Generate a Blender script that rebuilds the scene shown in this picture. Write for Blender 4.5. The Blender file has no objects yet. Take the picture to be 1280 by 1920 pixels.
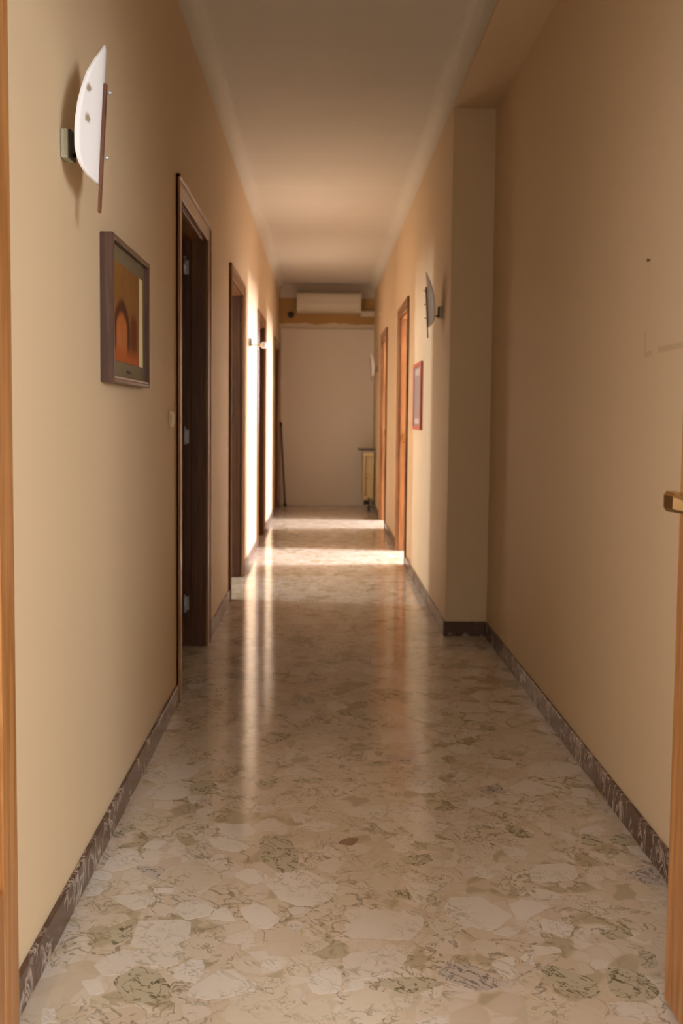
import bpy, bmesh, math, random
from mathutils import Matrix, Vector
random.seed(7)
scene = bpy.context.scene
COL = scene.collection

# ------------------------------------------------------------------ camera
FPX, CAM_H = 1700.0, 1.18
yaw, pitch, roll, shift_px = 0.02103, 0.05984, 0.00977, -73.6
cy, sy, cp, sp = math.cos(yaw), math.sin(yaw), math.cos(pitch), math.sin(pitch)
fw = Vector((sy * cp, cy * cp, -sp)); rt = Vector((cy, -sy, 0)); up = rt.cross(fw)
c_, s_ = math.cos(roll), math.sin(roll)
rt, up = c_ * rt + s_ * up, -s_ * rt + c_ * up
cam = bpy.data.cameras.new('camera'); camo = bpy.data.objects.new('camera', cam); COL.objects.link(camo)
m3 = Matrix((rt, up, -fw)).transposed()
camo.matrix_world = Matrix.Translation((0, 0, CAM_H)) @ m3.to_4x4()
cam.sensor_fit = 'HORIZONTAL'; cam.sensor_width = 36.0; cam.lens = FPX / 1280 * 36.0
cam.shift_y = shift_px / 1280.0
cam.clip_start = 0.05
cam.dof.use_dof = True; cam.dof.focus_distance = 2.3; cam.dof.aperture_fstop = 6.5
scene.camera = camo

# ------------------------------------------------------------------ world, exposure
w = bpy.data.worlds.new('world'); scene.world = w; w.use_nodes = True
w.node_tree.nodes['Background'].inputs[0].default_value = (0.75, 0.85, 1.0, 1)
w.node_tree.nodes['Background'].inputs[1].default_value = 0.6
vs = scene.view_settings
vs.view_transform = 'Standard'; vs.look = 'None'; vs.gamma = 1.0; vs.use_curve_mapping = False
vs.exposure = 0.0

def window_light(name, loc, direction, sx, sz, power, color):
    l = bpy.data.lights.new(name, 'AREA'); l.shape = 'RECTANGLE'; l.size = sx; l.size_y = sz
    l.energy = power; l.color = color
    o = bpy.data.objects.new(name, l); COL.objects.link(o); o.location = loc
    o.rotation_euler = Vector(direction).to_track_quat('-Z', 'Y').to_euler()
    return o
# daylight entering by the windows of the rooms along the corridor
window_light('window_or_added_light', (3.90, 7.68, 1.88), (-1, 0, 0), 0.42, 1.25, 800, (0.87, 0.88, 1.0))
window_light('window_or_added_light', (3.90, 10.10, 1.88), (-1, 0, 0), 0.42, 1.25, 700, (0.86, 0.88, 1.0))
window_light('window_or_added_light', (-3.80, 6.28, 1.88), (1, 0, 0), 0.40, 1.25, 110, (0.88, 0.95, 1.0))
# the room the camera stands in
window_light('window_or_added_light', (2.62, -2.0, 1.95), (-1, 0, 0), 1.5, 1.3, 288, (0.86, 0.94, 1.0))
window_light('window_or_added_light', (-2.16, -1.0, 1.95), (1, 0, 0), 1.5, 1.3, 92, (0.93, 0.95, 1.0))  # added unseen light, brightens the near right wall and floor

# ------------------------------------------------------------------ helpers
ORG = {}
class MB:
    def __init__(s): s.bm = bmesh.new()
    def box(s, a, b, bev=0.0, seg=1):
        a = Vector(a); b = Vector(b)
        lo = Vector((min(a[i], b[i]) for i in range(3))); hi = Vector((max(a[i], b[i]) for i in range(3)))
        t = bmesh.new(); bmesh.ops.create_cube(t, size=1.0)
        for v in t.verts:
            v.co = Vector(((lo[i] + hi[i]) / 2 + v.co[i] * (hi[i] - lo[i]) for i in range(3)))
        if bev > 0:
            bmesh.ops.bevel(t, geom=list(t.edges), offset=bev, segments=seg, affect='EDGES', profile=0.5)
        s.merge(t); return s
    def merge(s, t):
        vm = {}
        for v in t.verts: vm[v] = s.bm.verts.new(v.co)
        for f in t.faces:
            nf = s.bm.faces.new([vm[v] for v in f.verts]); nf.smooth = f.smooth
        t.free()
    def loft(s, rings, closed=True, cap=True, smooth=True):
        R = [[s.bm.verts.new(p) for p in r] for r in rings]
        n = len(rings[0])
        for i in range(len(R) - 1):
            for j in range(n if closed else n - 1):
                k = (j + 1) % n
                f = s.bm.faces.new((R[i][j], R[i][k], R[i + 1][k], R[i + 1][j])); f.smooth = smooth
        if cap and closed:
            s.bm.faces.new(R[0][::-1]); s.bm.faces.new(R[-1])
        return s
    def tube(s, p, q, r, n=12, r2=None):
        p = Vector(p); q = Vector(q); d = (q - p).normalized()
        a = d.orthogonal().normalized(); b = d.cross(a)
        r2 = r if r2 is None else r2
        rr = lambda c, r: [c + r * (math.cos(2 * math.pi * i / n) * a + math.sin(2 * math.pi * i / n) * b) for i in range(n)]
        return s.loft([rr(p, r), rr(q, r2)])
    def lathe(s, c, d, prof, n=16):
        # prof: list of (distance along d, radius)
        c = Vector(c); d = Vector(d).normalized(); a = d.orthogonal().normalized(); b = d.cross(a)
        return s.loft([[c + d * t + r * (math.cos(2 * math.pi * i / n) * a + math.sin(2 * math.pi * i / n) * b) for i in range(n)] for t, r in prof])
    def prism(s, pts, vec, smooth=False):
        vec = Vector(vec); return s.loft([[Vector(p) for p in pts], [Vector(p) + vec for p in pts]], smooth=smooth)
    def build(s, name, mat, parent=None, loc=None):
        bmesh.ops.recalc_face_normals(s.bm, faces=s.bm.faces)
        o0 = ORG[parent] if parent is not None else Vector(loc or (0, 0, 0))
        for v in s.bm.verts: v.co -= o0
        me = bpy.data.meshes.new(name); s.bm.to_mesh(me); s.bm.free()
        me.materials.append(mat)
        o = bpy.data.objects.new(name, me); COL.objects.link(o)
        if parent is not None: o.parent = parent
        else: o.location = o0
        ORG[o] = o0
        return o
def thing(name, label, cat, loc, group=None):
    o = bpy.data.objects.new(name, None); COL.objects.link(o); o.location = loc; o.empty_display_size = 0.1
    ORG[o] = Vector(loc); tag(o, label, cat, group); return o
def tag(o, label, cat, group=None, kind=None):
    o['label'] = label; o['category'] = cat
    if group: o['group'] = group
    if kind: o['kind'] = kind
    return o
def struct(o, label, cat):
    return tag(o, label, cat, kind='structure')
def struct_empty(name, label, cat, loc):
    o = thing(name, label, cat, loc); o['kind'] = 'structure'; return o

# ------------------------------------------------------------------ materials
class NT:
    def __init__(s, name):
        s.m = bpy.data.materials.new(name); s.m.use_nodes = True; s.t = s.m.node_tree
        s.b = s.t.nodes['Principled BSDF']
    def n(s, typ, **kw):
        nd = s.t.nodes.new(typ)
        for k, v in kw.items():
            if k in nd.inputs: s.set(nd.inputs[k], v)
            else: setattr(nd, k, v)
        return nd
    def set(s, inp, v):
        if isinstance(v, bpy.types.NodeSocket): s.t.links.new(v, inp)
        else: inp.default_value = v
    def math(s, op, a, b=0.0, c=0.0):
        nd = s.t.nodes.new('ShaderNodeMath'); nd.operation = op
        for i, v in enumerate((a, b, c)): s.set(nd.inputs[i], v)
        return nd.outputs[0]
    def mix(s, f, a, b, blend='MIX'):
        nd = s.t.nodes.new('ShaderNodeMix'); nd.data_type = 'RGBA'; nd.blend_type = blend
        s.set(nd.inputs[0], f); s.set(nd.inputs[6], col(a)); s.set(nd.inputs[7], col(b)); return nd.outputs[2]
    def pos(s): return s.n('ShaderNodeNewGeometry').outputs['Position']
    def scale(s, v, sc, off=(0, 0, 0)):
        nd = s.t.nodes.new('ShaderNodeMapping'); s.set(nd.inputs[0], v); nd.inputs['Scale'].default_value = sc; nd.inputs['Location'].default_value = off
        return nd.outputs[0]
    def noise(s, v, scale, detail=3, rough=0.5, dist=0.0):
        return s.n('ShaderNodeTexNoise', Vector=v, Scale=scale, Detail=detail, Roughness=rough, Distortion=dist).outputs['Fac']
    def ramp(s, f, stops, interp='LINEAR'):
        nd = s.t.nodes.new('ShaderNodeValToRGB'); s.set(nd.inputs[0], f); e = nd.color_ramp.elements; nd.color_ramp.interpolation = interp
        while len(e) < len(stops): e.new(0.5)
        for el, (p, c) in zip(e, stops): el.position = p; el.color = (c, c, c, 1) if isinstance(c, (int, float)) else col(c)
        return nd.outputs[0]
    def step(s, f, a, b):
        nd = s.t.nodes.new('ShaderNodeMapRange'); nd.interpolation_type = 'SMOOTHSTEP'
        s.set(nd.inputs[0], f); nd.inputs[1].default_value = a; nd.inputs[2].default_value = b; return nd.outputs[0]
    def bump(s, h, strength, dist=0.01):
        nd = s.n('ShaderNodeBump', Height=h, Strength=strength, Distance=dist); s.t.links.new(nd.outputs[0], s.b.inputs['Normal'])
    def base(s, c): s.set(s.b.inputs['Base Color'], col(c)); return s
    def props(s, **kw):
        for k, v in kw.items(): s.set(s.b.inputs[k.replace('_', ' ')], v)
        return s.m
def col(c):
    if isinstance(c, bpy.types.NodeSocket): return c
    return (c[0], c[1], c[2], 1.0) if len(c) == 3 else c
def srgb(h):
    v = [int(h[i:i + 2], 16) / 255 for i in (0, 2, 4)]
    return tuple(x / 12.92 if x < 0.04045 else ((x + 0.055) / 1.055) ** 2.4 for x in v)

WALL = srgb('dcc09b')
def paint(name, c, marks=None):
    k = NT(name); p = k.pos()
    big = k.noise(p, 1.3, 3)
    base = k.mix(k.math('MULTIPLY', big, 0.16), c, tuple(x * 0.8 for x in c))
    if marks:
        sep = k.n('ShaderNodeSeparateXYZ', Vector=p); msk = None
        for (y0, y1, z0, z1, s, a) in marks:
            def band(v, lo, hi):
                mid, half = (lo + hi) / 2, (hi - lo) / 2
                d = k.math('ABSOLUTE', k.math('SUBTRACT', v, mid)); return k.step(d, half + s, half - s * 0.5)
            b = k.math('MULTIPLY', k.math('MULTIPLY', band(sep.outputs[1], y0, y1), band(sep.outputs[2], z0, z1)), a)
            msk = b if msk is None else k.math('MAXIMUM', msk, b)
        base = k.mix(msk, base, tuple(x * f for x, f in zip(c, (0.5, 0.42, 0.36))))
    k.base(base); k.bump(k.noise(p, 160, 3), 0.08, 0.004)
    return k.props(Roughness=0.62)
M_WALL = paint('cream_wall_paint', WALL)
M_WHITEWALL = paint('white_room_paint', srgb('e4ded2'))
# traces left on the recess wall by something that was taken down
M_RECESS = paint('cream_wall_paint_marked', WALL, [
    (2.535, 2.555, 1.368, 1.43, .005, .18), (2.49, 2.55, 1.362, 1.374, .004, .30), (2.10, 2.445, 1.366, 1.380, .004, .32),
    (2.525, 2.545, 1.43, 1.62, .02, .04)])
def m_ceiling():
    k = NT('ceiling_white'); p = k.pos()
    bands = k.noise(k.scale(p, (0.15, 5.0, 1)), 2.2, 2)
    k.base(k.mix(k.math('MULTIPLY', bands, 0.22), srgb('ddd5c8'), srgb('b9ab98'))); k.bump(bands, 0.25, 0.02)
    return k.props(Roughness=0.7)
M_CEIL = m_ceiling()
def plain(name, c, rough=0.5, metal=0.0, **kw):
    k = NT(name); p = k.pos(); n = k.noise(p, 40, 3)
    k.base(k.mix(k.math('MULTIPLY', n, 0.2), c, tuple(x * 0.75 for x in c))); return k.props(Roughness=rough, Metallic=metal, **kw)
def wood(name, c, dark, axis, rough=0.32, coat=0.2):
    k = NT(name); p = k.pos()
    sc = {'z': (22, 22, 1.1), 'y': (22, 1.1, 22), 'x': (1.1, 22, 22)}[axis]
    g = k.noise(k.scale(p, sc), 2.0, 5, 0.6, 0.6); g2 = k.noise(k.scale(p, tuple(x * 4 for x in sc)), 3.0, 3)
    f = k.math('ADD', k.math('MULTIPLY', g, 0.8), k.math('MULTIPLY', g2, 0.2))
    k.base(k.mix(k.step(f, 0.36, 0.66), dark, c)); k.bump(g2, 0.05, 0.002)
    return k.props(Roughness=rough, Coat_Weight=coat, Coat_Roughness=0.2)
WOODC, WOODD = srgb('a17042'), srgb('7a4c28')
M_WOOD_Z = wood('brown_varnished_wood', WOODC, WOODD, 'z')
M_WOOD_Y = wood('brown_varnished_wood_across', WOODC, WOODD, 'y')
M_LEAF = wood('shade_darkened_door_wood', srgb('704524'), srgb('4c2911'), 'z', 0.5, 0.08)  # same door wood, darkened in colour for the shade inside the left doorways
M_HONEY_Z = wood('honey_varnished_wood', srgb('b9804a'), srgb('96602f'), 'z', 0.38)
M_PANEL_Z = wood('lit_honey_wood', srgb('cf9350'), srgb('b5773a'), 'z', 0.35)  # honey wood again, lightened in colour for the light on the panels
M_DARKWOOD = wood('dark_frame_wood', srgb('5a3a2c'), srgb('40261c'), 'z', 0.4)
M_STEEL = plain('zinc_steel', srgb('c9ccd4'), 0.35, 0.55)
M_BRASS = plain('worn_brass', srgb('c9a765'), 0.22, 1.0)
M_BLACK = plain('black_plastic', srgb('15120f'), 0.5)
M_BOX = plain('grey_green_enamel', srgb('b9b8a4'), 0.3)
M_IVORY = plain('ivory_plastic', srgb('d8cbb0'), 0.4)
M_ACW = plain('off_white_plastic', srgb('ded3c0'), 0.28)
M_RAD = plain('cream_radiator_enamel', srgb('cdb98c'), 0.4)
M_RED = plain('orange_red_lacquer', srgb('c8502c'), 0.35)
M_GREY = plain('mauve_grey_print', srgb('9d8580'), 0.35)
M_PRINTW = plain('pale_print_block', srgb('c4b0a6'), 0.4)
M_BOARD = plain('pale_painted_board', srgb('e3d8ca'), 0.6)
M_PANE = NT('window_glass').base((0.9, 0.95, 1)).props(Roughness=0.02, Transmission_Weight=1.0, IOR=1.45)
M_UPVC = plain('white_window_paint', srgb('d9d4c8'), 0.4)

def m_end_wall():
    k = NT('end_wall_paint'); p = k.pos(); sep = k.n('ShaderNodeSeparateXYZ', Vector=p); z = sep.outputs[2]
    rag = k.math('MULTIPLY', k.math('SUBTRACT', k.noise(k.scale(p, (1, 1, .3)), 5.0, 3), 0.5), 0.10)
    z2 = k.math('ADD', z, rag)
    lower = k.step(z2, 2.44, 2.452); upper = k.step(z, 2.775, 2.785)
    c = k.mix(lower, srgb('d6c7b0'), srgb('b28c54'))
    c = k.mix(upper, c, srgb('cdbfae'))
    k.base(c); k.bump(k.noise(p, 90, 3), 0.1, 0.004); return k.props(Roughness=0.65)
M_END = m_end_wall()

def marble_veins(k, p, base, vein, amount, sc=1.0, lo=0.38):
    d = k.noise(p, 7 * sc, 4, 0.6)
    pv = k.n('ShaderNodeVectorMath', operation='ADD'); k.set(pv.inputs[0], p)
    comb = k.n('ShaderNodeCombineXYZ'); k.set(comb.inputs[0], k.math('MULTIPLY', d, 0.12)); k.set(comb.inputs[1], k.math('MULTIPLY', d, -0.10)); k.set(pv.inputs[1], comb.outputs[0])
    v = k.noise(pv.outputs[0], 16 * sc, 4, 0.55, 0.8)
    line = k.ramp(k.math('ABSOLUTE', k.math('SUBTRACT', v, 0.5)), [(0.0, 1.0), (0.012, 0.7), (0.032, 0.0)])
    where = k.step(k.noise(p, 4.5 * sc, 2), lo, lo + 0.2)
    fl = k.step(k.noise(k.scale(p, (.8, 1.6, 1)), 38 * sc, 3, 0.6, 0.5), 0.60, 0.70)
    m = k.math('MAXIMUM', k.math('MULTIPLY', line, where), k.math('MULTIPLY', fl, k.math('MULTIPLY', where, 0.7)))
    return k.mix(k.math('MULTIPLY', m, amount), base, vein)
def m_floor():
    k = NT('marble_conglomerate_floor'); p = k.pos()
    warp = k.noise(p, 9, 3, 0.6); off = k.n('ShaderNodeCombineXYZ'); k.set(off.inputs[0], k.math('MULTIPLY', warp, 0.09)); k.set(off.inputs[1], k.math('MULTIPLY', warp, 0.07))
    pv = k.n('ShaderNodeVectorMath', operation='ADD'); k.set(pv.inputs[0], p); k.set(pv.inputs[1], off.outputs[0])
    vor = k.n('ShaderNodeTexVoronoi', Vector=pv.outputs[0], Scale=17.0)
    edge = k.n('ShaderNodeTexVoronoi', feature='DISTANCE_TO_EDGE', Vector=pv.outputs[0], Scale=17.0)
    r = k.n('ShaderNodeSeparateColor', Color=vor.outputs['Color'])
    c = k.mix(r.outputs[0], srgb('cdbaa6'), srgb('dbcdbf'))
    c = k.mix(k.step(r.outputs[1], 0.84, 0.88), c, srgb('b8a88e'))
    grout = k.step(edge.outputs['Distance'], 0.10, 0.02)
    c = k.mix(k.math('MULTIPLY', grout, 0.55), c, srgb('cbb699'))
    c = marble_veins(k, p, c, srgb('7d7054'), 0.8)
    k.base(c); wv = k.noise(k.scale(p, (1, 1, 1)), 26, 2); k.bump(wv, 0.018, 0.003)
    return k.props(Roughness=k.math('ADD', 0.08, k.math('MULTIPLY', warp, 0.06)), Specular_IOR_Level=0.55)
M_FLOOR = m_floor()
def m_stone(name, a, b, vein, amount, lo=0.38):
    k = NT(name); p = k.pos(); rnd = k.n('ShaderNodeObjectInfo').outputs['Random']
    off = k.n('ShaderNodeCombineXYZ'); k.set(off.inputs[0], k.math('MULTIPLY', rnd, 0.2)); k.set(off.inputs[1], k.math('MULTIPLY', rnd, 0.1))
    pv = k.n('ShaderNodeVectorMath', operation='ADD'); k.set(pv.inputs[0], p); k.set(pv.inputs[1], off.outputs[0]); pv = pv.outputs[0]
    c = k.mix(rnd, a, b); c = k.mix(k.math('MULTIPLY', k.noise(pv, 30, 4), 0.25), c, tuple(x * .7 for x in a))
    c = marble_veins(k, pv, c, vein, amount, 1.5, lo)
    k.base(c); k.bump(k.noise(p, 26, 2), 0.018, 0.003)
    return k.props(Roughness=0.11, Specular_IOR_Level=0.55)
M_ST = [m_stone('stone_pale', srgb('e3d8cd'), srgb('dacdbf'), srgb('8e8064'), 0.6),
        m_stone('stone_tan', srgb('d9cab7'), srgb('d3c2aa'), srgb('86775a'), 0.7),
        m_stone('stone_olive', srgb('bfb299'), srgb('c6b9a1'), srgb('5d5237'), 1.0, 0.12),
        m_stone('stone_grey_violet', srgb('c4b6ab'), srgb('cabdb1'), srgb('55504c'), 0.9, 0.2),
        m_stone('stone_brown', srgb('8a6550'), srgb('94705a'), srgb('5c4334'), 0.4)]
def m_skirt():
    k = NT('dark_brown_marble'); p = k.pos(); rnd = k.n('ShaderNodeObjectInfo').outputs['Random']
    c = k.mix(k.noise(p, 14, 4), srgb('3c2820'), srgb('6a4f40')); c = k.mix(k.math('MULTIPLY', rnd, 0.35), c, srgb('5a3a30'))
    v = k.noise(k.scale(p, (1, 1, 0.5)), 16, 5, 0.6, 1.2)
    line = k.ramp(k.math('ABSOLUTE', k.math('SUBTRACT', v, 0.5)), [(0.0, 1.0), (0.02, 0.7), (0.05, 0.0)])
    where = k.step(k.noise(p, 9, 2), 0.40, 0.55)
    k.base(k.mix(k.math('MULTIPLY', line, k.math('MULTIPLY', where, 0.8)), c, srgb('c4b2a4'))); return k.props(Roughness=0.25)
M_SKIRT = m_skirt()
M_MORTAR = plain('pale_joint_mortar', srgb('c9bba8'), 0.8)

# ------------------------------------------------------------------ room shell
XL, XR, XN = -0.595, 0.677, 0.902          # left wall, right wall, recess wall
YN, YC, YE = 1.07, 4.88, 12.23             # near doorway, recess corner, end wall
TH, ZC, ZW = 0.12, 2.96, 2.846             # wall thickness, ceiling, foot of the cornice
HEAD = 2.07
L_OPEN = [(3.77, 4.64), (5.84, 6.68), (8.27, 9.09), (11.06, 11.90)]
R_OPEN = [(7.30, 8.07), (9.70, 10.50)]

def wall_with_openings(mb, x0, x1, y0, y1, z1, opens):
    y = y0
    for a, b in opens:
        mb.box((x0, y, 0), (x1, a, z1)); mb.box((x0, a, HEAD + .03), (x1, b, z1)); y = b
    mb.box((x0, y, 0), (x1, y1, z1)); return mb
lin = [(a - .03, b + .03) for a, b in L_OPEN]; rin = [(a - .03, b + .03) for a, b in R_OPEN]
struct(wall_with_openings(MB(), XL - TH, XL, YN, YE + .12, ZC + .1, lin).build('wall_left', M_WALL), 'cream painted long wall with four wooden doorways and a picture', 'wall')
struct(wall_with_openings(MB(), XR, XR + TH, YC, YE + .12, ZC + .1, rin).box((XR + TH, YC, 0), (XN + .1, YC + .12, ZC + .1)).build('wall_right', M_WALL), 'cream painted wall with two doorways and a red framed panel', 'wall')
struct(MB().box((XN, YN, 0), (XN + .1, YC, ZC + .1)).build('wall_recess', M_RECESS), 'cream painted set-back wall with scuff marks of a removed fitting', 'wall')
struct(MB().box((XL - TH, YE, 0), (XR + TH, YE + .12, ZC + .1)).build('wall_far', M_END), 'patchily painted ochre and white wall at the corridor end', 'wall')
struct(MB().box((-4.8, -4.8, -.12), (4.9, YE + .12, 0)).build('floor', M_FLOOR), 'polished beige marble conglomerate floor with olive veins', 'floor')
struct(MB().box((XL + .07, YN, ZC), (XR - .07, YE, ZC + .1)).build('ceiling', M_CEIL), 'long off-white plaster ceiling of the corridor', 'ceiling')
struct(MB().box((XR, YN, 2.82), (XN, YC, ZC + .1)).build('ceiling_beam', M_WALL), 'cream painted lowered beam above the wall recess', 'beam')
def cove(name, xw, sgn, label):
    pts = []
    for i in range(9):
        a = math.pi / 2 * i / 8
        pts.append((xw + sgn * 0.085 * (1 - math.cos(a)), YN, ZW + (ZC - ZW) * math.sin(a)))
    pts.append((xw, YN, ZC)); return struct(MB().prism(pts, (0, YE - YN, 0), smooth=False).build(name, M_CEIL), label, 'cornice')
cove('trim_1', XL, 1, 'white coved plaster cornice above the wall with four doorways')
cove('trim_2', XR, -1, 'white coved plaster cornice above the wall with the red framed panel')

# rooms behind the doors and the room the camera stands in
def shell(name, label, boxes):
    mb = MB()
    for a, b in boxes: mb.box(a, b)
    return struct(mb.build(name, M_WHITEWALL), label, 'wall')
XLO, XRO = -3.9, 4.0
def outer(x0, x1, y0, y1, wins):
    out = []; y = y0
    for a, b, z0, z1 in wins:
        out += [((x0, y, 0), (x1, a, ZC + .1)), ((x0, a, z1), (x1, b, ZC + .1))]
        if z0 > 0: out.append(((x0, a, 0), (x1, b, z0)))
        y = b
    return out + [((x0, y, 0), (x1, y1, ZC + .1))]
shell('wall_left_rooms', 'plain white walls of the rooms behind the four brown doors',
      outer(XLO - .2, XLO, YN, YE + .12, [(5.78, 6.70, .95, 2.55)]) +
      [((XLO, y, 0), (XL - TH, y + .1, ZC + .1)) for y in (.97, 5.25, 7.35, 10.0, YE)])
shell('wall_right_rooms', 'plain white walls of the rooms behind the two sunlit doorways',
      outer(XRO, XRO + .2, 5.0, YE + .12, [(7.22, 8.14, .95, 2.55), (9.64, 10.56, .95, 2.55)]) +
      [((XR + TH, y, 0), (XRO, y + .1, ZC + .1)) for y in (5.6, 8.9, YE)])
struct(MB().box((XLO, YN - .1, ZC), (XL - TH, YE, ZC + .1)).box((XR + TH, 5.0, ZC), (XRO, YE, ZC + .1)).box((-2.3, -4.6, ZC), (2.75, YN - .1, ZC + .1)).build('ceiling_rooms', M_CEIL), 'plain white ceilings of the adjoining rooms', 'ceiling')
DX0, DX1 = -0.60, 0.745
shell('wall_near', 'white walls of the entrance room around the double doorway',
      [((-2.3, .95, 0), (DX0 - .03, YN, ZC)), ((DX1 + .03, .95, 0), (2.75, YN, ZC)), ((DX0 - .03, .95, 2.18), (DX1 + .03, YN, ZC)),
       ((-2.3, -4.7, 0), (2.75, -4.6, ZC))] +
      outer(-2.32, -2.2, -4.6, .95, [(-1.8, -.2, 1.2, 2.65)]) +
      outer(2.66, 2.78, -4.6, .95, [(-2.8, -1.2, 1.2, 2.65)]))

def window(n, x, y0, y1, z0, z1, label):
    root = struct_empty('window_%d' % n, label, 'window', (x, (y0 + y1) / 2, z0))
    fr = MB(); t = .05
    fr.box((x - .03, y0, z0), (x + .03, y0 + t, z1)).box((x - .03, y1 - t, z0), (x + .03, y1, z1))
    fr.box((x - .03, y0 + t, z0), (x + .03, y1 - t, z0 + t)).box((x - .03, y0 + t, z1 - t), (x + .03, y1 - t, z1))
    ym = (y0 + y1) / 2; fr.box((x - .03, ym - .03, z0 + t), (x + .03, ym + .03, z1 - t)); fr.build('window_frame', M_UPVC, root)
    for a, b in ((y0 + t, ym - .03), (ym + .03, y1 - t)):
        MB().box((x - .004, a, z0 + t), (x + .004, b, z1 - t)).build('pane', M_PANE, root)
window(1, XRO + .12, 7.22, 8.14, .95, 2.55, 'white framed window in the nearer sunlit room')
window(2, XRO + .12, 9.64, 10.56, .95, 2.55, 'white framed window in the farther sunlit room')
window(3, XLO - .12, 5.78, 6.70, .95, 2.55, 'white framed window behind the second brown door')
window(4, 2.72, -2.8, -1.2, 1.2, 2.65, 'wide white framed window of the entrance room on the recess side')

window(5, -2.26, -1.8, -.2, 1.2, 2.65, 'wide white framed window added unseen to the entrance room to light the recess wall')  # added window around the extra light, never in view

# ------------------------------------------------------------------ marble skirting in slabs
SKH, SKT = 0.08, 0.012
def skirting(name, label, runs):
    root = struct_empty(name, label, 'baseboard', (runs[0][0], runs[0][2], 0)); random.seed(hash(name) % 1 + len(runs))
    for x, sgn, y0, y1 in runs:
        y = y0
        while y < y1 - .02:
            e = min(y + random.choice((.42, .6, .75, .55)), y1)
            if y1 - e < .15: e = y1
            MB().box((x, y + .0012, 0), (x + sgn * SKT, e - .0012, SKH), .0015).build('slab', M_SKIRT, root)
            if e < y1: MB().box((x, e - .0012, 0), (x + sgn * SKT * .8, e + .0012, SKH - .001)).build('joint', M_MORTAR, root)
            y = e
    return root
CW = .08   # casing width
lr = []; y = YN
for a, b in L_OPEN: lr.append((XL, 1, y, a - CW)); y = b + CW
lr.append((XL, 1, y, YE - .03)); skirting('baseboard_left', 'dark brown white-veined marble skirting under the picture wall', lr)
rr = []; y = YC
for a, b in R_OPEN: rr.append((XR, -1, y, a - CW)); y = b + CW
rr.append((XR, -1, y, YE - .03)); skirting('baseboard_right', 'dark brown marble skirting along the wall with the red framed panel', rr)
sr = skirting('baseboard_recess', 'dark brown white-veined marble skirting along the recess wall', [(XN, -1, YN, YC - SKT)])
MB().box((XR - SKT + .001, YC - SKT, 0), (XN - .001, YC, SKH), .0015).build('slab', M_SKIRT, sr)

# ------------------------------------------------------------------ doors along the corridor
def lever(parent, base, out, along, mat=M_BRASS, s=1.0):
    """rose, neck and lever of a door handle; base on the leaf face, out = away from it, along = lever direction"""
    base = Vector(base); out = Vector(out); along = Vector(along)
    mb = MB(); mb.lathe(base, out, [(0, .024 * s), (.006 * s, .024 * s), (.009 * s, .018 * s), (.010 * s, .010 * s), (.05 * s, .009 * s)])
    e = base + out * .05 * s
    z = Vector((0, 0, 1)); rings = []
    for t, hw, hd in ((-.014, .006, .004), (-.008, .013, .008), (.0, .015, .010), (.03, .014, .009), (.08, .011, .007), (.115, .010, .006), (.122, .006, .003)):
        cc = e + along * t * s + out * (.006 * s if t > .03 else 0)
        o2 = hd * s; h2 = hw * s; ch = .35
        rings.append([cc + out * o2 * a + z * h2 * b for a, b in ((-1, -1 + ch), (-1 + ch, -1), (1 - ch, -1), (1, -1 + ch), (1, 1 - ch), (1 - ch, 1), (-1 + ch, 1), (-1, 1 - ch))])
    mb.loft(rings, smooth=False)
    return mb.build('handle', mat, parent)
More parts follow.
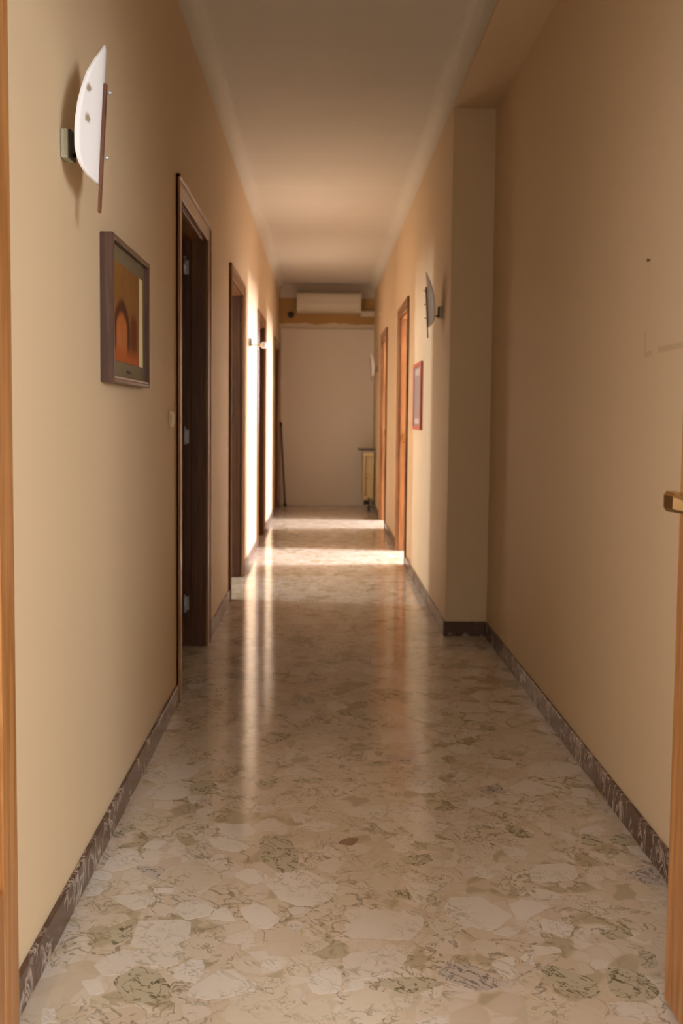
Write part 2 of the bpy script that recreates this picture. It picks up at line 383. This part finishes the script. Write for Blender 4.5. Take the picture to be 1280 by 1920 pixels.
def corridor_door(n, side, y0, y1, label, hinge_far=True):
    sg = 1 if side == 'L' else -1            # +1: corridor lies towards +x of the wall
    xw = XL if side == 'L' else XR; xb = xw - sg * TH
    root = struct_empty('door_%d' % n, label, 'door', (xw, (y0 + y1) / 2, 0))
    p = .012
    # casing boards on the corridor face, with a raised outer bead
    for a, b, o in ((y0 - CW, y0 + .004, y0 - CW), (y1 - .004, y1 + CW, y1 + CW - .016)):
        mb = MB().box((xw - sg * .001, a, 0), (xw + sg * p, b, HEAD + .004), .003)
        mb.box((xw, o, 0), (xw + sg * (p + .006), o + .016, HEAD + CW), .003).build('casing', M_WOOD_Z, root)
    mb = MB().box((xw - sg * .001, y0 - CW, HEAD - .004), (xw + sg * p, y1 + CW, HEAD + CW), .003)
    mb.box((xw, y0 - CW, HEAD + CW - .016), (xw + sg * (p + .006), y1 + CW, HEAD + CW), .003).build('casing_head', M_WOOD_Y, root)
    # lining of the opening with a stop rebate
    for a, st in ((y0 - .03, 1), (y1, -1)):
        mb = MB().box((xw, a + .0005, 0), (xb, a + .0295, HEAD + .03))
        e = y0 if st > 0 else y1
        mb.box((xw - sg * .01, e, 0), (xw - sg * .075, e + st * .012, HEAD), .002).build('lining', M_LEAF if hinge_far else M_WOOD_Z, root)
    mb = MB().box((xw, y0, HEAD), (xb, y1, HEAD + .0295)); mb.box((xw - sg * .01, y0 + .012, HEAD - .012), (xw - sg * .075, y1 - .012, HEAD), .002).build('lining_head', M_WOOD_Y, root)
    # leaf standing open into the room
    wd = y1 - y0 - .03; xh = xb + sg * .012
    yh, s2 = (y1 - .004, -1) if hinge_far else (y0 + .004, 1)
    ya, yb = yh, yh + s2 * .04
    leaf = MB().box((xh, ya, .008), (xh - sg * wd, yb, HEAD - .006), .003).build('leaf', M_LEAF if hinge_far else M_WOOD_Z, root)
    for z0, z1 in ((.22, .92), (1.12, 1.92)):
        for yy, d in ((ya, -s2), (yb, s2)):
            fr = MB(); xa, xc = xh - sg * .12, xh - sg * (wd - .12); t = .02; q = .007 * d
            fr.box((xa, yy, z0), (xa - sg * t, yy + q, z1)).box((xc, yy, z0), (xc + sg * t, yy + q, z1))
            fr.box((xa - sg * t, yy, z0), (xc + sg * t, yy + q, z0 + t)).box((xa - sg * t, yy, z1 - t), (xc + sg * t, yy + q, z1)).build('panel_moulding', M_LEAF if hinge_far else M_WOOD_Z, leaf)
    xl = xh - sg * (wd - .06)
    lever(leaf, (xl, yb, 1.02), (0, s2, 0), (sg, 0, 0)); lever(leaf, (xl, ya, 1.02), (0, -s2, 0), (sg, 0, 0))
    # three steel hinges on the corner between leaf and lining
    for z in (1.93, 1.08, .225):
        mb = MB().tube((xh + sg * .008, yb + s2 * .007, z - .04), (xh + sg * .008, yb + s2 * .007, z + .04), .0075, 10)
        mb.box((xh + sg * .008, yh + s2 * .010, z - .035), (xh + sg * .022, yh + s2 * .0125, z + .035))
        mb.tube((xh + sg * .008, yb + s2 * .007, z + .04), (xh + sg * .008, yb + s2 * .007, z + .05), .005, 8)
        mb.build('hinge', M_STEEL, leaf)
    if not hinge_far:
        yy = y1 - .012
        MB().box((xw - sg * .03, yy - .003, .97), (xw - sg * .062, yy + .001, 1.05), .001).build('strike_plate', M_BRASS, root)
    return root
corridor_door(1, 'L', *L_OPEN[0], 'brown wooden door standing open past the square picture frame')
corridor_door(2, 'L', *L_OPEN[1], 'second brown wooden door from the picture, facing the red framed panel')
corridor_door(3, 'L', *L_OPEN[2], 'brown wooden doorway between the two sunlit strips of wall')
corridor_door(4, 'L', *L_OPEN[3], 'brown wooden doorway in the corner beside the leaning pole')
corridor_door(5, 'R', *R_OPEN[0], 'orange-brown doorway beside the red framed panel with brass strike plate', False)
corridor_door(6, 'R', *R_OPEN[1], 'orange-brown doorway just before the radiator', False)

# double door in the foreground, both leaves open along the walls
d7 = struct_empty('door_7', 'honey wood double door with panelled leaves folded open and brass handle', 'door', ((DX0 + DX1) / 2, YN, 0))
for a, b in ((DX0 - .0295, DX0), (DX1, DX1 + .0295)):
    MB().box((a, .94, 0), (b, YN + .005, 2.18)).build('lining', M_HONEY_Z, d7)
MB().box((DX0 - .0295, .94, 2.15), (DX1 + .0295, YN + .005, 2.1795)).build('lining_head', M_HONEY_Z, d7)
def near_leaf(xf, sg, y0, y1, panel):
    """xf: visible face, sg: direction the face looks; y1 is the free edge"""
    xb = xf - sg * .038; st = .075 if panel else .10; mb = MB(); z0, z1 = .012, 2.14
    mb.box((xf, y0, z0), (xb, y0 + .10, z1), .003).box((xf, y1 - st, z0), (xb, y1, z1), .003)
    for a, b in ((z0, .34), (1.0, 1.12), (2.0, z1)): mb.box((xf, y0 + .10, a), (xb, y1 - st, b), .002)
    leaf = mb.build('leaf', M_HONEY_Z, d7)
    for a, b in ((.34, 1.0), (1.12, 2.0)):
        pm = MB().box((xf - sg * .012, y0 + .10, a), (xb + sg * .012, y1 - st, b))
        pm.box((xf - sg * .004, y0 + .14, a + .04), (xf - sg * .014, y1 - st - .012, b - .04), .004).build('panel', M_PANEL_Z, leaf)
    for z in (.25, 1.07, 1.9):
        MB().tube((xf + sg * .004, y0 - .006, z - .045), (xf + sg * .004, y0 - .006, z + .045), .008, 10).build('hinge', M_BRASS, leaf)
    return leaf
near_leaf(-.557, 1, 1.085, 1.645, True)
lf = near_leaf(.70, -1, 1.085, 1.757, False)
lever(lf, (.70, 1.640, 1.035), (-1, 0, 0), (0, -1, 0), M_BRASS, 1.25)
MB().box((.70, 1.635, .90), (.697, 1.67, .955), .001).build('keyhole_plate', M_BRASS, lf)

# ------------------------------------------------------------------ wall lamps
def m_opal(name, stains):
    k = NT(name); p = k.pos(); msk = 0.0
    for (c, r) in stains:
        d = k.n('ShaderNodeVectorMath', operation='DISTANCE'); k.set(d.inputs[0], p); d.inputs[1].default_value = c
        dd = k.math('ADD', d.outputs['Value'], k.math('MULTIPLY', k.math('SUBTRACT', k.noise(p, 90, 3), 0.5), r * 1.2))
        msk = k.math('MAXIMUM', msk, k.step(dd, r, r * .3))
    k.base(k.mix(k.math('MULTIPLY', msk, .8), srgb('f2ecea'), srgb('8a6f3c')) if stains else srgb('f2ecea'))
    return k.props(Roughness=0.22, Subsurface_Weight=0.0)
M_OPAL = m_opal('opal_glass', [])
M_BULB = m_opal('frosted_bulb_glass', [])
M_STRIP = wood('reddish_wood_strip', srgb('7d4f38'), srgb('5c3626'), 'z', 0.4)
def sconce(side, y, z, label, glass=True, screws=2, stains=()):
    sg = 1 if side == 'L' else -1; xw = XL if side == 'L' else XR
    root = thing('wall_lamp', label, 'wall lamp', (xw, y, z), 'shield-shaped wall lamps' if glass else None)
    X = lambda n: xw + sg * n
    yb = y + .01; zb = z - .03
    yb = y - .012
    mb = MB().box((X(0), yb - .026, zb - .026), (X(.018), yb + .026, zb + .040), .005, 2); mb.build('mounting_box', M_BOX, root)
    mb = MB().box((X(.018), yb - .024, zb - .025), (X(.024), yb + .024, zb + .039), .003, 2); mb.build('box_cover', M_BLACK, root)
    MB().tube((X(.024), yb, zb - .015), (X(.074 if glass else .075), yb - .004, zb - .015), .0045, 10).build('arm', M_BRASS if glass else M_BLACK, root)
    if not glass:
        MB().lathe((X(.07), yb - .004, zb - .015), (sg, 0, 0), [(0, .013), (.022, .014), (.025, .013)]).build('bulb_socket', M_IVORY, root)
        MB().lathe((X(.093), yb - .004, zb - .015), (sg, 0, 0), [(0, .011), (.008, .018), (.02, .026), (.032, .0275), (.046, .022), (.062, .011), (.075, .004), (.08, .001)], 20).build('bulb', M_BULB, root)
        return root
    zt, z0 = z + .205, z - .105           # glass: pointed top, rounded foot, folded outwards along its middle
    tilt = .055
    N = lambda u, zz, d=0: .084 + d - .40 * (math.sqrt(u * u + .0004) - .02) + tilt * (zz - z)
    rows = 36; cols = 14; P = []
    for i in range(rows + 1):
        t = i / rows; zz = z0 + (zt - z0) * t
        tab = ((0, .12), (.03, .52), (.07, .74), (.12, .88), (.19, .97), (.28, 1.0), (.38, 1.0), (.50, .95), (.62, .84), (.75, .66), (.87, .40), (.95, .17), (1, .02))
        for (ta, ha), (tb, hb) in zip(tab, tab[1:]):
            if ta <= t <= tb + 1e-9: hw = .094 * (ha + (hb - ha) * (t - ta) / (tb - ta)); break
        P.append((zz, hw))
    bm_ = MB(); b = bm_.bm; layers = []
    for d in (0, -.005):
        layers.append([[b.verts.new((X(N(hw * (2 * j / cols - 1), zz, d)), y + hw * (2 * j / cols - 1), zz)) for j in range(cols + 1)] for zz, hw in P])
    F, B = layers
    for i in range(rows):
        for j in range(cols):
            for Lr in (F, B): b.faces.new((Lr[i][j], Lr[i][j + 1], Lr[i + 1][j + 1], Lr[i + 1][j])).smooth = True
        for j in (0, cols): b.faces.new((F[i][j], F[i + 1][j], B[i + 1][j], B[i][j]))
    for i in (0, rows):
        for j in range(cols): b.faces.new((F[i][j], F[i][j + 1], B[i][j + 1], B[i][j]))
    bm_.build('glass_shade', m_opal('stained_opal_glass', stains) if stains else M_OPAL, root)
    s0, s1 = z - .168, z + .120           # wooden strip down the middle
    n0 = lambda zz: N(0, zz) + .0005
    pts = [(X(n0(s0)), y - .0065, s0), (X(n0(s0) + .006), y - .0065, s0), (X(n0(s1) + .006), y - .0065, s1), (X(n0(s1)), y - .0065, s1)]
    MB().prism(pts, (0, .013, 0)).build('wooden_strip', M_STRIP, root)
    for k_ in range(screws):
        zz = z + .10 - k_ * (.145 if screws == 2 else .078)
        MB().tube((X(n0(zz) + .006), y, zz), (X(n0(zz) + .018), y, zz), .0022, 8).tube((X(n0(zz) + .012), y, zz), (X(n0(zz) + .015), y, zz), .005, 8).build('screw', M_STEEL, root)
    return root
sconce('L', 2.125, 1.815, 'large white stained glass wall lamp above the square picture', True, 2, [((-.523, 2.065, 1.905), .013), ((-.5265, 2.066, 1.84), .013)])
sconce('R', 5.24, 1.815, 'shadowed grey glass wall lamp above and beside the red framed panel', True, 3)
sconce('R', 11.32, 1.815, 'small white glass wall lamp over the radiator', True, 2)
sconce('L', 7.28, 1.80, 'bare wall lamp arm with white bulb on the sunlit wall', False)

# ------------------------------------------------------------------ picture on the left wall
def m_art():
    k = NT('orange_brown_print'); p = k.pos(); sep = k.n('ShaderNodeSeparateXYZ', Vector=p); y, z = sep.outputs[1], sep.outputs[2]
    g = k.noise(p, 14, 4)
    c = k.mix(g, srgb('7d5224'), srgb('9a6a32'))
    # warm arch shape rising from the lower edge with a dark contour
    def arch(yc, hw, zt, s):
        d = k.math('ABSOLUTE', k.math('SUBTRACT', y, yc)); top = k.math('SUBTRACT', zt, k.math('MULTIPLY', k.math('MULTIPLY', d, d), 6.0))
        return k.math('MULTIPLY', k.step(d, hw + s, hw - s), k.step(k.math('SUBTRACT', top, z), -s, s))
    c = k.mix(arch(2.605, .105, 1.510, .014), c, srgb('54260e')); c = k.mix(arch(2.600, .068, 1.470, .014), c, k.mix(g, srgb('a8501e'), srgb('c67c42')))
    c = k.mix(arch(2.765, .045, 1.480, .02), c, srgb('6c3212'))
    c = k.mix(k.step(z, 1.39, 1.345), c, srgb('b05a24'))
    strip = k.step(y, 2.838, 2.842); c = k.mix(strip, c, k.mix(k.step(k.noise(k.scale(p, (1, 60, 1)), 2, 1), .45, .55), srgb('f2d794'), srgb('fbeab4')))
    k.base(c); return k.props(Roughness=0.6, Specular_IOR_Level=0.15)
PX = XL; pic = thing('framed_picture', 'square dark wooden deep frame with orange-brown print on cream wall', 'picture', (PX, 2.70, 1.27))
y0, y1, z0, z1, dp, bw = 2.445, 2.955, 1.272, 1.668, .036, .016
mb = MB().box((PX, y0, z0), (PX + dp, y0 + bw, z1), .002).box((PX, y1 - bw, z0), (PX + dp, y1, z1), .002)
mb.box((PX, y0 + bw, z0), (PX + dp, y1 - bw, z0 + bw * .7), .002).box((PX, y0 + bw, z1 - bw), (PX + dp, y1 - bw, z1), .002).build('frame', M_DARKWOOD, pic)
MB().box((PX, y0 + bw, z0 + bw * .7), (PX + .022, y1 - bw, z1 - bw)).build('mount', plain('olive_grey_mount', srgb('7d6c50'), .7), pic)
MB().box((PX + .022, y0 + .055, z0 + .062), (PX + .024, y1 - .06, z1 - .062)).build('print', m_art(), pic)
MB().box((PX + .022, y0 + .225, z0 + .034), (PX + .0235, y0 + .27, z0 + .041)).build('caption_plate', M_BLACK, pic)
MB().box((PX + .022, y0 + bw, z0 + .0115), (PX + .034, y1 - bw, z0 + .0165)).build('inner_slip', M_GREY, pic)

# red framed panel on the right wall
red = thing('notice_board', 'square orange-red framed panel with grey print on the right wall', 'panel', (XR, 6.42, 1.11))
ya, yb, za, zb = 6.17, 6.66, 1.105, 1.575; t = .028; dd = .02
mb = MB().box((XR, ya, za), (XR - dd, ya + t, zb), .002).box((XR, yb - t, za), (XR - dd, yb, zb), .002)
mb.box((XR, ya + t, za), (XR - dd, yb - t, za + t), .002).box((XR, ya + t, zb - t), (XR - dd, yb - t, zb), .002).build('frame', M_RED, red)
MB().box((XR, ya + t, za + t), (XR - .012, yb - t, zb - t)).build('printed_sheet', M_GREY, red)
MB().box((XR - .012, ya + .1, zb - .09), (XR - .0135, yb - .1, zb - .045)).build('print_block', M_PRINTW, red)
MB().box((XR - .012, ya + .1, za + .045), (XR - .0135, yb - .1, za + .08)).build('print_block', M_PRINTW, red)

# light switch by the first door
sw = thing('light_switch', 'small ivory switch plate beside the first brown door', 'light switch', (XL, 3.56, 1.17))
MB().box((XL, 3.52, 1.138), (XL + .008, 3.60, 1.202), .003).build('plate', plain('beige_plastic', srgb('d3bd97'), .4), sw)
for k_ in range(2): MB().box((XL + .008, 3.534 + k_ * .028, 1.152), (XL + .012, 3.558 + k_ * .028, 1.188), .0015).build('rocker', M_IVORY, sw)

# screw left in the recess wall
nl = MB().tube((XN, 2.525, 1.626), (XN - .006, 2.525, 1.626), .003, 8).tube((XN - .006, 2.525, 1.626), (XN - .008, 2.525, 1.626), .005, 10).build('wall_screw', plain('rusty_steel', srgb('8a6a48'), .6, .1), loc=(XN, 2.525, 1.626))
tag(nl, 'single rusty screw left in the bare recess wall', 'screw')

# ------------------------------------------------------------------ far end of the corridor
bd = MB().box((XL + .025, YE, 0), (XR - .0005, YE - .025, 2.372), .003).build('wall_panel', M_BOARD)
struct(bd, 'pale painted board closing off the lower end wall', 'wall panel')
ac = thing('air_conditioner', 'off-white split air conditioner mounted high on the end wall', 'air conditioner', (.067, YE, 2.57))
a0, a1, zt, zb_ = -.352, .486, 2.832, 2.572
prof = [(0, zb_), (-.10, zb_), (-.165, zb_ + .02), (-.195, zb_ + .06), (-.205, zb_ + .11), (-.205, zt - .06), (-.195, zt - .02), (-.17, zt), (0, zt)]
MB().prism([(a0, YE + d, z) for d, z in prof], (a1 - a0, 0, 0)).build('body', M_ACW, ac)
fp = [(d - .004, z) for d, z in prof[3:7]] + [(d + .006, z) for d, z in prof[3:7]][::-1]
MB().prism([(a0 + .055, YE + d, z) for d, z in fp], (a1 - a0 - .11, 0, 0)).build('front_panel', M_ACW, ac)
fl = [(-.105, zb_ - .002), (-.168, zb_ + .018), (-.192, zb_ + .05), (-.186, zb_ + .05), (-.16, zb_ + .022), (-.105, zb_ + .003)]
MB().prism([(a0 + .06, YE + d, z) for d, z in fl], (a1 - a0 - .12, 0, 0)).build('outlet_flap', M_IVORY, ac)
for x in (a0, a1 - .012): MB().prism([(x + (-.003 if x == a0 else .003), YE + d * 1.005, z) for d, z in prof], (.012, 0, 0)).build('end_cap', M_ACW, ac)
tr = MB().box((a1 + .004, YE, 2.545), (XR - .001, YE - .06, 2.612), .004).build('pipe_duct', M_ACW, loc=(.58, YE, 2.545))
tag(tr, 'short white pipe duct between air conditioner and side wall', 'duct')
ho = thing('pipe_hole', 'round black pipe hole beside the air conditioner', 'hole', (-.44, YE, 2.556))
MB().lathe((-.44, YE, 2.556), (0, -1, 0), [(0, .044), (.006, .044), (.006, .036), (.001, .034)], 20).build('sleeve', M_BLACK, ho)
jb = MB().lathe((XR, 10.83, 2.437), (-1, 0, 0), [(0, .032), (.012, .032), (.018, .024), (.019, .004)], 18).build('junction_cap', M_IVORY, loc=(XR, 10.83, 2.437))
tag(jb, 'small round white cap high on the wall past the doorways', 'junction box')

po = thing('leaning_pole', 'thin dark brown pole leaning in the far corner', 'pole', (-.50, 12.10, 0))
bt, tp = Vector((-.497, 12.10, .02)), Vector((-.560, 12.13, 1.115))
dv = (tp - bt).normalized()
MB().tube(bt, tp, .0125, 12, .0115).build('shaft', M_DARKWOOD, po)
MB().tube(tp - dv * .05, tp + dv * .01, .0155, 12).build('end_cap', M_BLACK, po)
MB().lathe(bt - dv * .02, dv, [(0, .016), (.012, .02), (.03, .019), (.05, .013)], 12).build('foot', M_BLACK, po)

ra = thing('radiator', 'cream cast-iron column radiator under a thin shelf by the end wall', 'radiator', (XR, 11.80, 0))
xc = (.537, .645); zr0, zr1 = .135, .752; nsec = 9; ys = 11.59
for i in range(nsec):
    yy = ys + i * .055; mb = MB()
    for x in xc: mb.lathe((x, yy, zr0 + .03), (0, 0, 1), [(0, .010), (.02, .015), (.27, .0145), (.275, .0165), (.29, .0165), (.295, .0145), (.54, .015), (.56, .010)], 8)
    for z, hh in ((zr0 + .025, .028), (zr1 - .025, .028), ((zr0 + zr1) / 2 + .005, .009)):
        mb.box((xc[0] - .018, yy - .022, z - hh), (xc[-1] + .014, yy + .022, z + hh), .008, 2)
    mb.box((xc[0], yy + .022, zr0 + .03), (xc[-1], yy + .026, zr1 - .03))
    mb.build('section', M_RAD, ra)
MB().tube((.592, ys - .09, zr0 + .025), (.592, ys - .02, zr0 + .025), .012, 10).tube((.592, ys - .085, zr0 + .025), (.592, ys - .085, -.0), .010, 10).build('pipe', M_BLACK, ra)
MB().lathe((.592, ys - .085, zr0 - .02), (-1, 0, 0), [(0, .02), (.02, .02), (.022, .034), (.06, .034), (.066, .026)], 12).build('valve', M_BLACK, ra)
for yy in (ys + .05, ys + .38):
    MB().box((xc[-1], yy - .01, .62), (XR, yy + .01, .64)).build('bracket', M_STEEL, ra)
sh = thing('radiator_shelf', 'thin brown shelf board fixed above the radiator', 'shelf', (XR, 11.8, .772))
MB().box((XR, ys - .05, .772), (.462, ys + .50, .788), .003).build('board', M_DARKWOOD, sh)
for yy in (ys + .02, ys + .42): MB().box((XR, yy - .008, .757), (.50, yy + .008, .772)).build('bracket', M_STEEL, sh)

# ------------------------------------------------------------------ stones set in the floor
def clip(poly, a, b, c):
    """keep the side a*x + b*y <= c"""
    out = []
    for i in range(len(poly)):
        p, q = poly[i], poly[(i + 1) % len(poly)]
        dp_, dq = a * p[0] + b * p[1] - c, a * q[0] + b * q[1] - c
        if dp_ <= 0: out.append(p)
        if dp_ * dq < 0:
            t = dp_ / (dp_ - dq); out.append((p[0] + t * (q[0] - p[0]), p[1] + t * (q[1] - p[1])))
    return out
def area(p): return abs(sum(p[i][0] * p[(i + 1) % len(p)][1] - p[(i + 1) % len(p)][0] * p[i][1] for i in range(len(p)))) / 2
random.seed(21)
seeds = []
for r, tries in ((.085, 60), (.062, 260), (.042, 900), (.027, 3000)):
    for _ in range(tries):
        x, y = random.uniform(XL, XN), random.uniform(1.6, 5.6); rr_ = r * random.uniform(.8, 1.15)
        if all((x - s[0]) ** 2 + (y - s[1]) ** 2 > ((rr_ + s[2]) * .86) ** 2 for s in seeds): seeds.append((x, y, rr_))
polys = []
for i, (x, y, r) in enumerate(seeds):
    n = random.randint(4, 7); a0_ = random.uniform(0, 6.28); el = random.uniform(.7, 1.4); ang = random.uniform(0, 3.14)
    poly = []
    for k_ in range(n):
        a = a0_ + 2 * math.pi * (k_ + random.uniform(-.3, .3)) / n; q = r * random.uniform(.75, 1.5)
        u, v = q * math.cos(a) * el, q * math.sin(a) / el
        poly.append((x + u * math.cos(ang) - v * math.sin(ang), y + u * math.sin(ang) + v * math.cos(ang)))
    for j, (x2, y2, r2) in enumerate(seeds):
        if j == i: continue
        d2 = (x2 - x) ** 2 + (y2 - y) ** 2
        if d2 > .16: continue
        d = math.sqrt(d2); off = (d2 + r * r - r2 * r2) / (2 * d) - random.uniform(.001, .004)
        nx, ny = (x2 - x) / d, (y2 - y) / d; poly = clip(poly, nx, ny, nx * x + ny * y + off)
        if len(poly) < 3: break
    for a, b, c in ((-1, 0, -(XL + SKT + .002)), (1, 0, (XN if y < YC else XR) - SKT - .002), (0, -1, -1.6)):
        if len(poly) >= 3: poly = clip(poly, a, b, c)
    if len(poly) < 3: continue
    ar = area(poly)
    if ar < 1.5e-4: continue
    polys.append((ar / y ** 3, ar, r, poly))
polys.sort(key=lambda t: -t[0])
BIG = [  # conspicuous fragments: kind of stone, outline in photo pixels
    (2, [(209, 1837), (260, 1811), (296, 1820), (324, 1856), (270, 1884), (228, 1870)]),
    (0, [(340, 1863), (424, 1811), (495, 1853), (396, 1877)]),
    (0, [(242, 1790), (303, 1760), (345, 1776), (331, 1813), (260, 1811)]),
    (0, [(448, 1701), (490, 1694), (528, 1724), (499, 1745), (462, 1729)]),
    (0, [(570, 1837), (617, 1809), (640, 1818), (640, 1860), (589, 1865)]),
    (3, [(816, 1825), (842, 1804), (884, 1811), (949, 1846), (903, 1860), (842, 1842)]),
    (2, [(1008, 1816), (1038, 1809), (1114, 1837), (1128, 1865), (1104, 1874), (1043, 1851)]),
    (2, [(1130, 1813), (1198, 1820), (1240, 1860), (1221, 1877), (1146, 1870)]),
    (2, [(1193, 1781), (1226, 1785), (1235, 1813), (1203, 1818)]),
    (0, [(640, 1790), (729, 1776), (769, 1795), (729, 1828), (649, 1842)]),
    (0, [(755, 1652), (832, 1661), (799, 1680), (781, 1696)]),
    (0, [(640, 1734), (673, 1727), (710, 1741), (659, 1764)]),
    (0, [(917, 1804), (963, 1790), (968, 1832), (940, 1832)]),
    (0, [(1137, 1877), (1221, 1881), (1235, 1917), (1151, 1907)]),
    (2, [(706, 1846), (734, 1832), (818, 1832), (816, 1853), (767, 1867)]),
    (4, [(630, 1581), (649, 1571), (675, 1571), (661, 1587)]),
    (3, [(251, 1622), (313, 1626), (294, 1653), (270, 1639)]),
    (2, [(485, 1567), (544, 1567), (563, 1630), (524, 1639), (489, 1614)]),
    (2, [(544, 1462), (602, 1458), (602, 1465), (552, 1467)]),
    (0, [(388, 1571), (419, 1569), (473, 1587), (442, 1598), (403, 1590)]),
    (0, [(470, 1548), (509, 1532), (540, 1548), (497, 1559)]),
    (0, [(552, 1551), (598, 1536), (641, 1551), (591, 1561)]),
    (0, [(434, 1641), (470, 1626), (509, 1645), (473, 1660)]),
    (2, [(940, 1548), (969, 1549), (1008, 1569), (969, 1573)]),
    (0, [(868, 1505), (903, 1493), (930, 1506), (899, 1516)]),
    (0, [(989, 1622), (1075, 1618), (1086, 1649), (996, 1657)]),
    (0, [(832, 1403), (860, 1393), (895, 1403), (864, 1415)]),
    (2, [(953, 1407), (989, 1409), (981, 1417), (953, 1415)]),
    (2, [(688, 1430), (735, 1426), (735, 1434), (692, 1436)]),
    (0, [(719, 1575), (754, 1563), (782, 1579), (746, 1587)]),
    (0, [(754, 1551), (801, 1536), (825, 1551), (774, 1563)]),
]
def to_floor(px, py):
    d = fw + rt * ((px - 640) / FPX) + up * ((960 + shift_px - py) / FPX)
    t = -CAM_H / d.z; return (d.x * t, d.y * t)
def chaikin(p):
    out = []
    for i in range(len(p)):
        a, b = p[i], p[(i + 1) % len(p)]
        out += [(a[0] * .82 + b[0] * .18, a[1] * .82 + b[1] * .18), (a[0] * .18 + b[0] * .82, a[1] * .18 + b[1] * .82)]
    return out
big = [(k_, chaikin([to_floor(*q_) for q_ in pts])) for k_, pts in BIG]
def centre(p): return sum(v[0] for v in p) / len(p), sum(v[1] for v in p) / len(p)
def clear_of_big(p):
    c = centre(p)
    for _, b in big:
        d = centre(b); r = max(math.dist(d, v) for v in b)
        if math.dist(c, d) < r * .8: return False
    return True
polys = [p_ for p_ in polys if clear_of_big(p_[3])]
floor = bpy.data.objects['floor']
HS = .00025
def stone_mesh(mb, poly, HS=HS):
    cx = sum(p[0] for p in poly) / len(poly); cy_ = sum(p[1] for p in poly) / len(poly)
    top = [Vector((cx + (p[0] - cx) * .999, cy_ + (p[1] - cy_) * .999, HS)) for p in poly]
    bot = [Vector((p[0], p[1], -.0005)) for p in poly]
    T = [mb.bm.verts.new(v) for v in top]; B = [mb.bm.verts.new(v) for v in bot]; n = len(poly)
    mb.bm.faces.new(T)
    for i in range(n): mb.bm.faces.new((T[i], T[(i + 1) % n], B[(i + 1) % n], B[i]))
for k_, poly in big:
    mb = MB(); stone_mesh(mb, poly, HS * 1.4); mb.build('stone', M_ST[k_], floor)
NB = 300 - len(big)
polys = [p_ for p_ in polys if random.random() < .78]
for i, (_, ar, r, poly) in enumerate(polys[:NB]):
    u = random.random(); mat = M_ST[0] if u < .45 else M_ST[1] if u < .90 else M_ST[2] if u < .96 else M_ST[3] if u < .985 else M_ST[1]
    mb = MB(); stone_mesh(mb, poly); mb.build('stone', mat, floor)
mb = MB()
for _, ar, r, poly in polys[NB:]:
    if random.random() < .6: stone_mesh(mb, poly)
fs = mb.build('small_stones', M_ST[1], floor); fs['kind'] = 'stuff'
